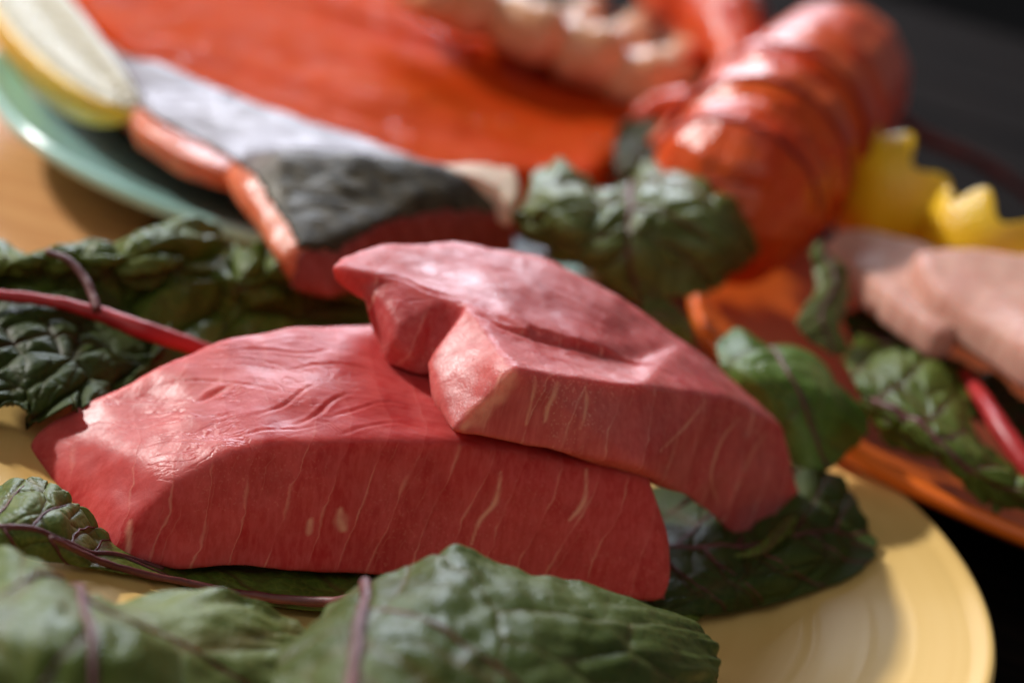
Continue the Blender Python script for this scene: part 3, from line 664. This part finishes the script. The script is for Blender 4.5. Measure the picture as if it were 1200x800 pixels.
leaf('small bright leaf scrap at the bottom beside the plate shadow', [
    [(800, 770, 16), (820, 765, 18), (838, 772, 16)], [(800, 785, 17), (820, 782, 19), (840, 790, 16)], [(800, 820, 14), (820, 822, 14), (838, 815, 13)]],
    LEAF_L, blis=.0007, cell=.006, ruff=.001, seed=47, midr=None, tubes=False, NU=60, NV=50)
leaf('small bright leaf scrap behind the upper steak, beside the orange plate', [
    [(745, 360, 42), (775, 352, 44), (805, 372, 42)], [(745, 378, 38), (775, 378, 40), (810, 392, 38)], [(750, 405, 30), (780, 412, 30), (810, 415, 30)]],
    LEAF_L, blis=.0014, cell=.008, ruff=.0015, seed=50, midr=None, tubes=False, NU=60, NV=50)

# loose stalks
def stalk(label, pts, rad, mat, n=12):
    V, F = tube_np([PM(*p) for p in pts], rad, n, 8)
    h = .0003*nz(V, 300, 7); V[:, 2] += h
    base = np.array([V[:, 0].mean(), V[:, 1].mean(), V[:, 2].min()])
    return tag(mesh_np('chard_stalk', V, F, mat, None, base), label, 'chard stalk', 'red chard stalks')
stalk('bright red stalk running between the two leaves at the left edge', [(-60, 338, 38), (0, 346, 38), (60, 353, 38), (120, 369, 37), (165, 386, 36), (215, 402, 33), (262, 420, 29)], (.0012, .0016, .0026, .0022), STALK)
stalk('thin dull red stalk forking down over the leaf at the left', [(55, 294, 49), (80, 305, 49), (98, 325, 47), (108, 345, 45), (114, 364, 43)], (.0008, .0012, .0012), VEIN)
stalk('dark red stalk lying along the front foot of the lower steak', [(60, 630, 33), (105, 652, 22), (150, 668, 17), (220, 682, 15), (300, 698, 15), (380, 705, 18), (415, 702, 24)], (.0006, .0009, .0008, .0011, .0015), VEIN)
stalk('crimson stalk crossing the orange rim at the right edge', [(1130, 438, 44), (1152, 468, 46), (1172, 500, 46), (1200, 540, 43), (1240, 590, 38)], (.002, .003, .0032), STALK)

# ------------------------------------------------------------------ salmon and trout
def zdown(pts, z): return [np.array([p[0], p[1], z]) for p in pts]
def slab(poly, zb, name, mat, label, cat, group=None, voxel=.0016, smooth=5, bumps=(), inset=.0):
    """poly: outline (px, py, z mm) of the upper face, cut into convex fans round its centre"""
    T = [PM(*p) for p in poly]; c = np.mean(T, axis=0)
    groups = []
    n = len(T)
    for i in range(n):
        a, b = T[i], T[(i+1) % n]
        tri = [a, b, c]; groups.append(tri+[np.array([p[0]*(1-inset)+c[0]*inset, p[1]*(1-inset)+c[1]*inset, zb]) for p in tri])
    return fuse(groups, voxel, smooth, name, mat, label, cat, group, bumps)
def groove(V, N): return V
sal, VS, FS = slab([(80, -45, 46), (90, 2, 46), (150, 60, 46), (250, 120, 46), (350, 163, 46), (420, 188, 46), (540, 195, 44), (620, 200, 42), (690, 207, 38), (728, 176, 42), (748, 120, 44),
      (700, 84, 46), (640, 60, 47), (560, 28, 47), (480, -6, 47), (380, -50, 47)], .018, 'salmon_fillet', SALMON,
     'large bright orange salmon fillet lying flesh up on the teal plate', 'fish fillet', 'fish fillets', bumps=[(18, .003, 51), (60, .0008, 52), (140, .0003, 53)])
for pts, wd, dep in (([(300, -20), (380, 8), (480, 38), (580, 62), (680, 82), (735, 100)], .0022, .0026), ([(200, 40), (320, 90), (450, 130), (600, 160), (700, 170)], .0016, .0009),
                    ([(250, 10), (360, 50), (500, 90), (640, 120), (730, 135)], .0014, .0008), ([(330, 130), (420, 155), (520, 175), (640, 188)], .0014, .0008)):
    carve(sal, VS, FS, [onsurf(VS, *p) for p in pts], wd, dep)
# trout fillet, skin up, bent over the rim
t1 = [PM(125, 45, 44), PM(250, 105, 48), PM(410, 175, 49), PM(162, 140, 40), PM(262, 185, 45), PM(128, 60, 42), PM(210, 165, 43)]
t2 = [PM(250, 105, 44), PM(410, 175, 48), PM(500, 190, 48), PM(262, 182, 42), PM(300, 182, 47), PM(380, 172, 49)]
lo1 = [np.array([p[0], p[1], .024]) for p in t1]
g1 = t1+[PM(160, 172, 31), PM(203, 202, 32), PM(260, 222, 34), PM(160, 150, 39), PM(205, 178, 42), PM(255, 200, 44)]+lo1[:3]
g2 = t2+[PM(262, 212, 30), PM(300, 232, 30), und(PM(410, 175, 46), .028), und(PM(500, 190, 46), .028), und(PM(250, 105, 44), .026)]
crown = [PM(275, 184, 50), PM(330, 178, 60), PM(420, 180, 64), PM(500, 190, 62), PM(595, 208, 52)]
cut_t = [PM(345, 290, 50), PM(400, 283, 51), PM(445, 262, 54), PM(490, 228, 58), PM(545, 213, 58), PM(600, 248, 50)]
cut_b = [PM(334, 316, 44), PM(348, 338, 39), PM(390, 348, 38), PM(440, 325, 38), PM(520, 310, 37), PM(600, 295, 36)]
g3 = [crown[0], crown[1], crown[2], PM(258, 205, 43), PM(290, 240, 47), PM(285, 222, 50), PM(308, 275, 46), cut_t[0], cut_t[1], cut_t[2], cut_b[0], cut_b[1], cut_b[2], PM(322, 300, 46), und(crown[2], .03)]
g4 = [crown[1], crown[2], crown[3], cut_t[1], cut_t[2], cut_t[3], cut_b[2], cut_b[3], und(crown[3], .03), und(crown[2], .03)]
g5 = [crown[2], crown[3], crown[4], cut_t[2], cut_t[3], cut_t[4], cut_t[5], cut_b[3], cut_b[4], cut_b[5], und(crown[4], .03), und(crown[3], .03)]
V, F = hulls([g1, g2, g3, g4, g5], .0012, 6)
N = normals(V, F); V = V+N*(.0012*nz(V, 40, 61)+.0005*nz(V, 150, 62))[:, None]; N = normals(V, F)
base = np.array([V[:, 0].mean(), V[:, 1].mean(), V[:, 2].min()])
tr = thing('trout_fillet', 'silver skinned trout fillet folded over the teal rim, skin up', 'fish fillet', base, 'fish fillets')
fn = N[F].mean(1); fc = V[F].mean(1)
pxd = (fc-CAM)@FW
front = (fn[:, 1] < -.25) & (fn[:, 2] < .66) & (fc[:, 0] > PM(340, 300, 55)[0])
_rel = fc-CAM; _d = _rel@FW; fpx = 600+2500*(_rel@CR)/_d; fpy = 400-2500*(_rel@CU)/_d
bx = np.array([100, 150, 168, 206, 246, 272, 300, 322, 340, 352, 640]); by = np.array([30, 96, 129, 152, 172, 186, 206, 238, 266, 292, 300])
skinf = (fn[:, 2] > .30) & ~front & (fpy < np.interp(fpx+3*np.array([noise.noise(Vector(c)*160) for c in fc]), bx, by))
def sub(mask):
    ids = np.unique(F[mask]); mp = -np.ones(len(V), int); mp[ids] = np.arange(len(ids)); return ids, mp[F[mask]]
mesh_np('flesh', V, F, TROUT, tr, base)
ids, F2 = sub(skinf)
Vs = V[ids]+N[ids]*.0008
ca, cb = PM(285, 190, 50), PM(560, 205, 52); cdv = (cb-ca)[:2]/np.linalg.norm((cb-ca)[:2])
rel = Vs[:, :2]-ca[:2]; dist_front = rel[:, 0]*cdv[1]-rel[:, 1]*cdv[0]
backv = np.clip((dist_front+.004*nz(Vs, 90, 66)-.003)/.026, 0, 1)*np.clip((rel[:, 0]+.002)/.01, 0, 1)
sk = mesh_np('skin', Vs, F2, SKIN, tr, base, True, {'back': backv})
md = sk.modifiers.new('thickness', 'SOLIDIFY'); md.thickness = .0009; md.offset = -1
lab = {}
fi = np.where(front)[0]; par = {int(v): int(v) for v in np.unique(F[fi])}
def find(a):
    while par[a] != a: par[a] = par[par[a]]; a = par[a]
    return a
for f in F[fi]:
    for k in (1, 2, 3): par[find(int(f[0]))] = find(int(f[k]))
roots = np.array([find(int(f[0])) for f in F[fi]]); u_, c_ = np.unique(roots, return_counts=True)
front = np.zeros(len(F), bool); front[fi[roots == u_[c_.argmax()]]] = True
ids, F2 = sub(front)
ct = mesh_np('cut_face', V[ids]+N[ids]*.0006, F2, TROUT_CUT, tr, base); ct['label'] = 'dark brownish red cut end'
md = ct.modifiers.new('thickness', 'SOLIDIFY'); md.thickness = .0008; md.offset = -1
BELLY = flesh('belly_flesh', (.70, .45, .30), (.80, .62, .46), (.85, .7, .55), (.9, -.4, .2), .014, .4, wr=.5, rough=.5, spec=.2)
slab([(500, 189, 61), (550, 187, 61), (604, 196, 59), (612, 220, 57), (602, 238, 56), (582, 216, 59), (545, 200, 61)], .048, 'belly_strip', BELLY,
     'cream belly strip of fish between the salmon and the folded trout', 'fish strip', voxel=.0012, bumps=[(60, .001, 64)])
# ------------------------------------------------------------------ pale fish on the orange plate
slab([(962, 285, 56), (985, 262, 60), (1030, 266, 62), (1100, 288, 63), (1130, 380, 60), (1100, 388, 58), (1044, 346, 58), (992, 306, 57)], .047, 'pale_fillet', PALEFISH,
     'tapering dusky pink fish piece, left of the larger pale piece', 'fish fillet', 'fish fillets', smooth=8, bumps=[(40, .0007, 71), (120, .0002, 72)])
slab([(1072, 290, 69), (1130, 286, 72), (1270, 303, 75), (1290, 452, 69), (1205, 412, 65), (1140, 372, 64), (1094, 338, 65), (1078, 312, 67)], .053, 'pale_fillet', PALEFISH,
     'thick pale pink fish piece cut off by the right edge', 'fish fillet', 'fish fillets', smooth=8, bumps=[(40, .0008, 73), (120, .0002, 74)])

# ------------------------------------------------------------------ lobster
def shell_lump(cs, rs, voxel=.0016, smooth=6, squash=1.):
    """fused balls along a path"""
    groups = []
    th = np.linspace(0, 2*np.pi, 14, endpoint=False); ph = np.linspace(-1.4, 1.4, 7)
    def ball(c, r): return [np.array(c)+r*np.array([math.cos(a)*math.cos(b), math.sin(a)*math.cos(b), squash*math.sin(b)]) for a in th for b in ph]
    if len(cs) == 1: groups = [ball(cs[0], rs[0])]
    for i in range(len(cs)-1): groups.append(ball(cs[i], rs[i])+ball(cs[i+1], rs[i+1]))
    return hulls(groups, voxel, smooth)
def mk(name, VF, mat, parent, base, bumps=((70, .0006, 80),)):
    V, F = VF; N = normals(V, F)
    for sc, a, sd in bumps: V = V+N*(a*nz(V, sc, sd))[:, None]
    return mesh_np(name, V, F, mat, parent, base)
lb0 = PM(930, 170, 20)
lob = thing('lobster', 'cooked orange red lobster with rounded shell and banded tail, behind the leaves', 'lobster', lb0)
axis = [(988, 76, 72), (970, 98, 72), (942, 128, 72), (912, 160, 70), (884, 195, 67), (864, 224, 62), (862, 246, 57)]
pts = [PM(*a) for a in axis]
mk('carapace', shell_lump([pts[0], pts[1], pts[2]], [.024, .031, .0315]), LOBSTER, lob, lb0)
rr = [.0318, .0325, .0315, .029, .025]
segp = crom(np.array(pts[2:]), np.linspace(0, 1, 5))
segr = np.interp(np.linspace(0, 1, 5), np.linspace(0, 1, 5), rr)
for i in range(4):
    a, b = segp[i], segp[i+1]
    mk('tail_segment', shell_lump([a*.8+b*.2, a*.2+b*.8], [segr[i]*.84, segr[i+1]*1.04], voxel=.0012, smooth=3), LOBSTER, lob, lb0, ((70, .0006, 81+i),))
for i in range(1, 5):
    c = segp[i]; ax = segp[min(i+1, 4)]-segp[i-1]; ax /= np.linalg.norm(ax); e1 = np.cross(ax, (0, 0, 1)); e1 /= np.linalg.norm(e1); e2 = np.cross(e1, ax); tl = (.10, -.08, .12, -.1)[i-1]; ax2 = ax; ax = ax*math.cos(tl)+e1*math.sin(tl); e1 = e1*math.cos(tl)-ax2*math.sin(tl)
    r_ = segr[i]*1.022
    ring = [c+ax*k+r_*(e1*math.cos(t)+e2*math.sin(t)) for k in (-.0012, .0012) for t in np.linspace(0, 2*np.pi, 40, endpoint=False)]
    mk('joint_band', hulls([ring], .0012, 1), JOINT, lob, lb0, ())
# legs and claw
def limb(name, pts, rad, mat, parent, base, n=14):
    V, F = tube_np([PM(*p) for p in pts], rad, n, 8); V = V+np.stack([nz(V, 120, 3), nz(V, 120, 4), nz(V, 120, 5)], 1)*.0006
    return mesh_np(name, V, F, mat, parent, base)
limb('claw_arm', [(792, -60, 70), (812, -10, 72), (842, 20, 74), (862, 62, 70), (858, 100, 62), (840, 128, 52)], (.018, .022, .017, .010, .008, .007), LOBSTER, lob, lb0)
limb('claw', [(760, -60, 76), (800, -20, 78), (835, 8, 76), (866, 30, 72)], (.016, .020, .016, .008), LOBSTER, lob, lb0)
limb('leg', [(745, 140, 46), (775, 128, 52), (805, 126, 54), (835, 132, 52), (862, 150, 48)], (.004, .0062, .007, .006, .005), LOBSTER, lob, lb0)
limb('leg', [(752, 86, 56), (790, 78, 60), (826, 72, 60), (852, 84, 58)], (.004, .0055, .0065, .005), LOBSTER, lob, lb0)
limb('leg', [(768, 178, 44), (800, 158, 52), (836, 146, 56), (868, 140, 54)], (.005, .0085, .009, .007), LOBSTER, lob, lb0)
limb('antenna', [(868, -60, 90), (884, -10, 84), (898, 30, 76), (908, 70, 66)], (.0022, .0028, .003), ANT, lob, lb0, 8)
limb('antenna', [(1040, 128, 60), (1080, 158, 56), (1120, 176, 52), (1160, 196, 46), (1215, 236, 36)], (.0038, .003, .0026, .002), ANT, lob, lb0, 8)
# shrimp row behind the salmon
def shrimp(label, pts, rad):
    c = PM(*pts[len(pts)//2]); base = np.array([c[0], c[1], c[2]-max(rad)])
    t = thing('shrimp', label, 'shrimp', base, 'peeled shrimp behind the salmon')
    P3 = np.array([PM(*p) for p in pts]); tt = np.linspace(0, 1, 40); C = crom(P3, tt)
    r = np.interp(tt, np.linspace(0, 1, len(rad)), rad)*(1+.045*np.cos(tt*6*2*math.pi))
    V, F = tube_np(C, r, 16, 2); V = V+np.stack([nz(V, 90, 3), nz(V, 90, 4), nz(V, 90, 5)], 1)*.0012
    mesh_np('body', V, F, SHRIMP, t, base)
    d = C[-1]-C[-3]; d /= np.linalg.norm(d); s = np.cross(d, (0, 0, 1))
    for k in (-1, 0, 1):
        tip_ = C[-1]+d*.012+s*k*.007
        g = [[C[-1]+s*.003, C[-1]-s*.003, C[-1]+np.array([0, 0, .003]), C[-1]-np.array([0, 0, .002]), tip_+s*.003, tip_-s*.003, tip_+np.array([0, 0, .0012])]]
        Vh, Fh = hulls(g, .0009, 3); mesh_np('tail_fin', Vh, Fh, SHRIMP_T, t, base)
shrimp('cream shrimp with its back to the salmon, farthest left of the shrimp', [(470, -30, 66), (505, -8, 68), (548, 8, 66), (585, 6, 62), (600, -15, 60)], (.006, .011, .012, .010, .006))
shrimp('cream shrimp curled above the middle of the salmon edge', [(560, 0, 60), (590, 22, 62), (630, 40, 62), (668, 36, 58), (690, 12, 56)], (.007, .012, .012, .010, .006))
shrimp('cream shrimp beside the grey gap behind the salmon', [(630, 20, 58), (660, 52, 58), (700, 66, 58), (735, 52, 56), (748, 28, 54)], (.007, .012, .0125, .010, .006))
shrimp('tan orange shrimp nearest the lobster claw', [(690, 60, 52), (720, 86, 52), (760, 94, 54), (795, 80, 56), (805, 55, 56)], (.007, .011, .012, .010, .006))
# ------------------------------------------------------------------ lemons
def lemon_cup(label, c, rad, ax, zig=8, depth=.0040):
    t = thing('lemon_half', label, 'lemon half', c, 'zigzag cut lemon halves')
    n, m = 96, 26
    th = np.arange(n)*2*np.pi/n
    tri = np.abs(((th/(2*np.pi)*zig) % 1)-.5)*2
    V = []; F = []
    for inner in (0, 1):
        rd = rad-(.0045 if inner else 0)
        for i in range(m):
            f = i/(m-1)
            top = -.004-depth*np.cos(tri*math.pi)
            z0 = -rad*1.12+(.0045 if inner else 0)
            z = z0+(top-z0)*f
            rr_ = rd*np.sqrt(np.clip(1-(z/(rad*1.12-(.0045 if inner else 0)))**2, 0, 1))+(.002*(1-f)**6 if not inner else 0)
            V += [(rr_[j]*math.cos(th[j]), rr_[j]*math.sin(th[j]), z[j] if hasattr(z, '__len__') else z) for j in range(n)]
    V = np.array(V)
    o = n*m
    for i in range(m-1):
        for j in range(n):
            k = (j+1) % n
            F.append([i*n+j, i*n+k, (i+1)*n+k, (i+1)*n+j]); F.append([o+i*n+j, o+(i+1)*n+j, o+(i+1)*n+k, o+i*n+k])
    for j in range(n):
        k = (j+1) % n; F.append([(m-1)*n+j, (m-1)*n+k, o+(m-1)*n+k, o+(m-1)*n+j])
    q = Vector((0, 0, 1)).rotation_difference(Vector(ax).normalized()); M = np.array(q.to_matrix())
    V = V@M.T+np.array(c); mesh_np('rind', V, F, RIND, t, c)
    # pulp filling a little below the rim
    th2 = np.linspace(0, 2*np.pi, 60, endpoint=False); Vp = [(0, 0, -.009)]; Fp = []
    for r_ in (.3, .6, .9, 1.0):
        for a in th2: Vp.append(((rad-.006)*r_*math.cos(a), (rad-.006)*r_*math.sin(a), -.010+.0012*abs(math.cos(a*4.5)) if r_ < .95 else -.0125))
    for j in range(60): Fp.append([0, 1+j, 1+(j+1) % 60])
    for i in range(3):
        for j in range(60): Fp.append([1+i*60+j, 1+(i+1)*60+j, 1+(i+1)*60+(j+1) % 60, 1+i*60+(j+1) % 60])
    Vp = np.array(Vp)@M.T+np.array(c); mesh_np('pulp', Vp, Fp, PULP, t, c)
lemon_cup('zigzag cut lemon half leaning beside the lobster', PM(1072, 226, 62), .027, (.70, .50, .52))
lemon_cup('zigzag cut lemon half above the pale fish at the right edge', PM(1180, 282, 64), .027, (.45, .55, .7))
# lemon wedge on the teal plate
lw = PM(60, 90, 28)
wt = thing('lemon_wedge', 'lemon wedge on the teal rim at the top left corner', 'lemon wedge', lw)
E0, E1 = PM(158, 163, 30), PM(2, -35, 34)
ax_ = E1-E0; Lw = np.linalg.norm(ax_); ax_ /= Lw; mid_ = (E0+E1)/2
dirF = np.cross(ax_, (0, 0, 1)); dirF /= np.linalg.norm(dirF)
if dirF[1] > 0: dirF = -dirF           # towards the viewer
nu_, nv_ = 60, 24
V = []
ang0, ang1 = R(-30), R(62)            # rind spans from front-down round to the plate
def wedge_pt(f, phi, k):
    x = (f-.5)*Lw; rr = .024*math.sqrt(max(0, 1-(2*f-1)**2))**1.0
    return mid_+ax_*x+k*rr*(dirF*math.cos(phi)+np.array([0, 0, 1])*math.sin(phi))-np.array([0, 0, 0])
phs = np.linspace(R(-52), R(-2), nv_)
def surf(kf):
    return np.array([[wedge_pt(f, p, kf) for p in phs] for f in np.linspace(0, 1, nu_)]).reshape(-1, 3)
Vr = surf(1.0)+np.array([0, 0, .010]); idx = np.arange(nu_*nv_).reshape(nu_, nv_)
Fr = np.stack([idx[:-1, :-1], idx[1:, :-1], idx[1:, 1:], idx[:-1, 1:]], -1).reshape(-1, 4)
o = mesh_np('rind', Vr, Fr, RIND, wt, lw); md = o.modifiers.new('thickness', 'SOLIDIFY'); md.thickness = .003; md.offset = 0
top_ = []
for f in np.linspace(0, 1, nu_):
    rr = math.sqrt(max(0, 1-(2*f-1)**2)); a = wedge_pt(f, R(-3), .95)+np.array([0, 0, .0102]); b = mid_+ax_*((f-.5)*Lw)+dirF*.002*rr+np.array([0, 0, .0125+.0075*rr])
    lo = wedge_pt(f, R(-51), .95)+np.array([0, 0, .0102])
    for k in np.linspace(0, 1, 12): top_.append(a*(1-k)+b*k+np.array([0, 0, .0008*math.sin(k*9)*rr]))
    for k in np.linspace(0.1, 1, 6): top_.append(b*(1-k)+lo*k)
n3 = 18; idx = np.arange(nu_*n3).reshape(nu_, n3)
Fr = np.stack([idx[:-1, :-1], idx[:-1, 1:], idx[1:, 1:], idx[1:, :-1]], -1).reshape(-1, 4)
mesh_np('pulp', np.array(top_), Fr, PULP, wt, lw)
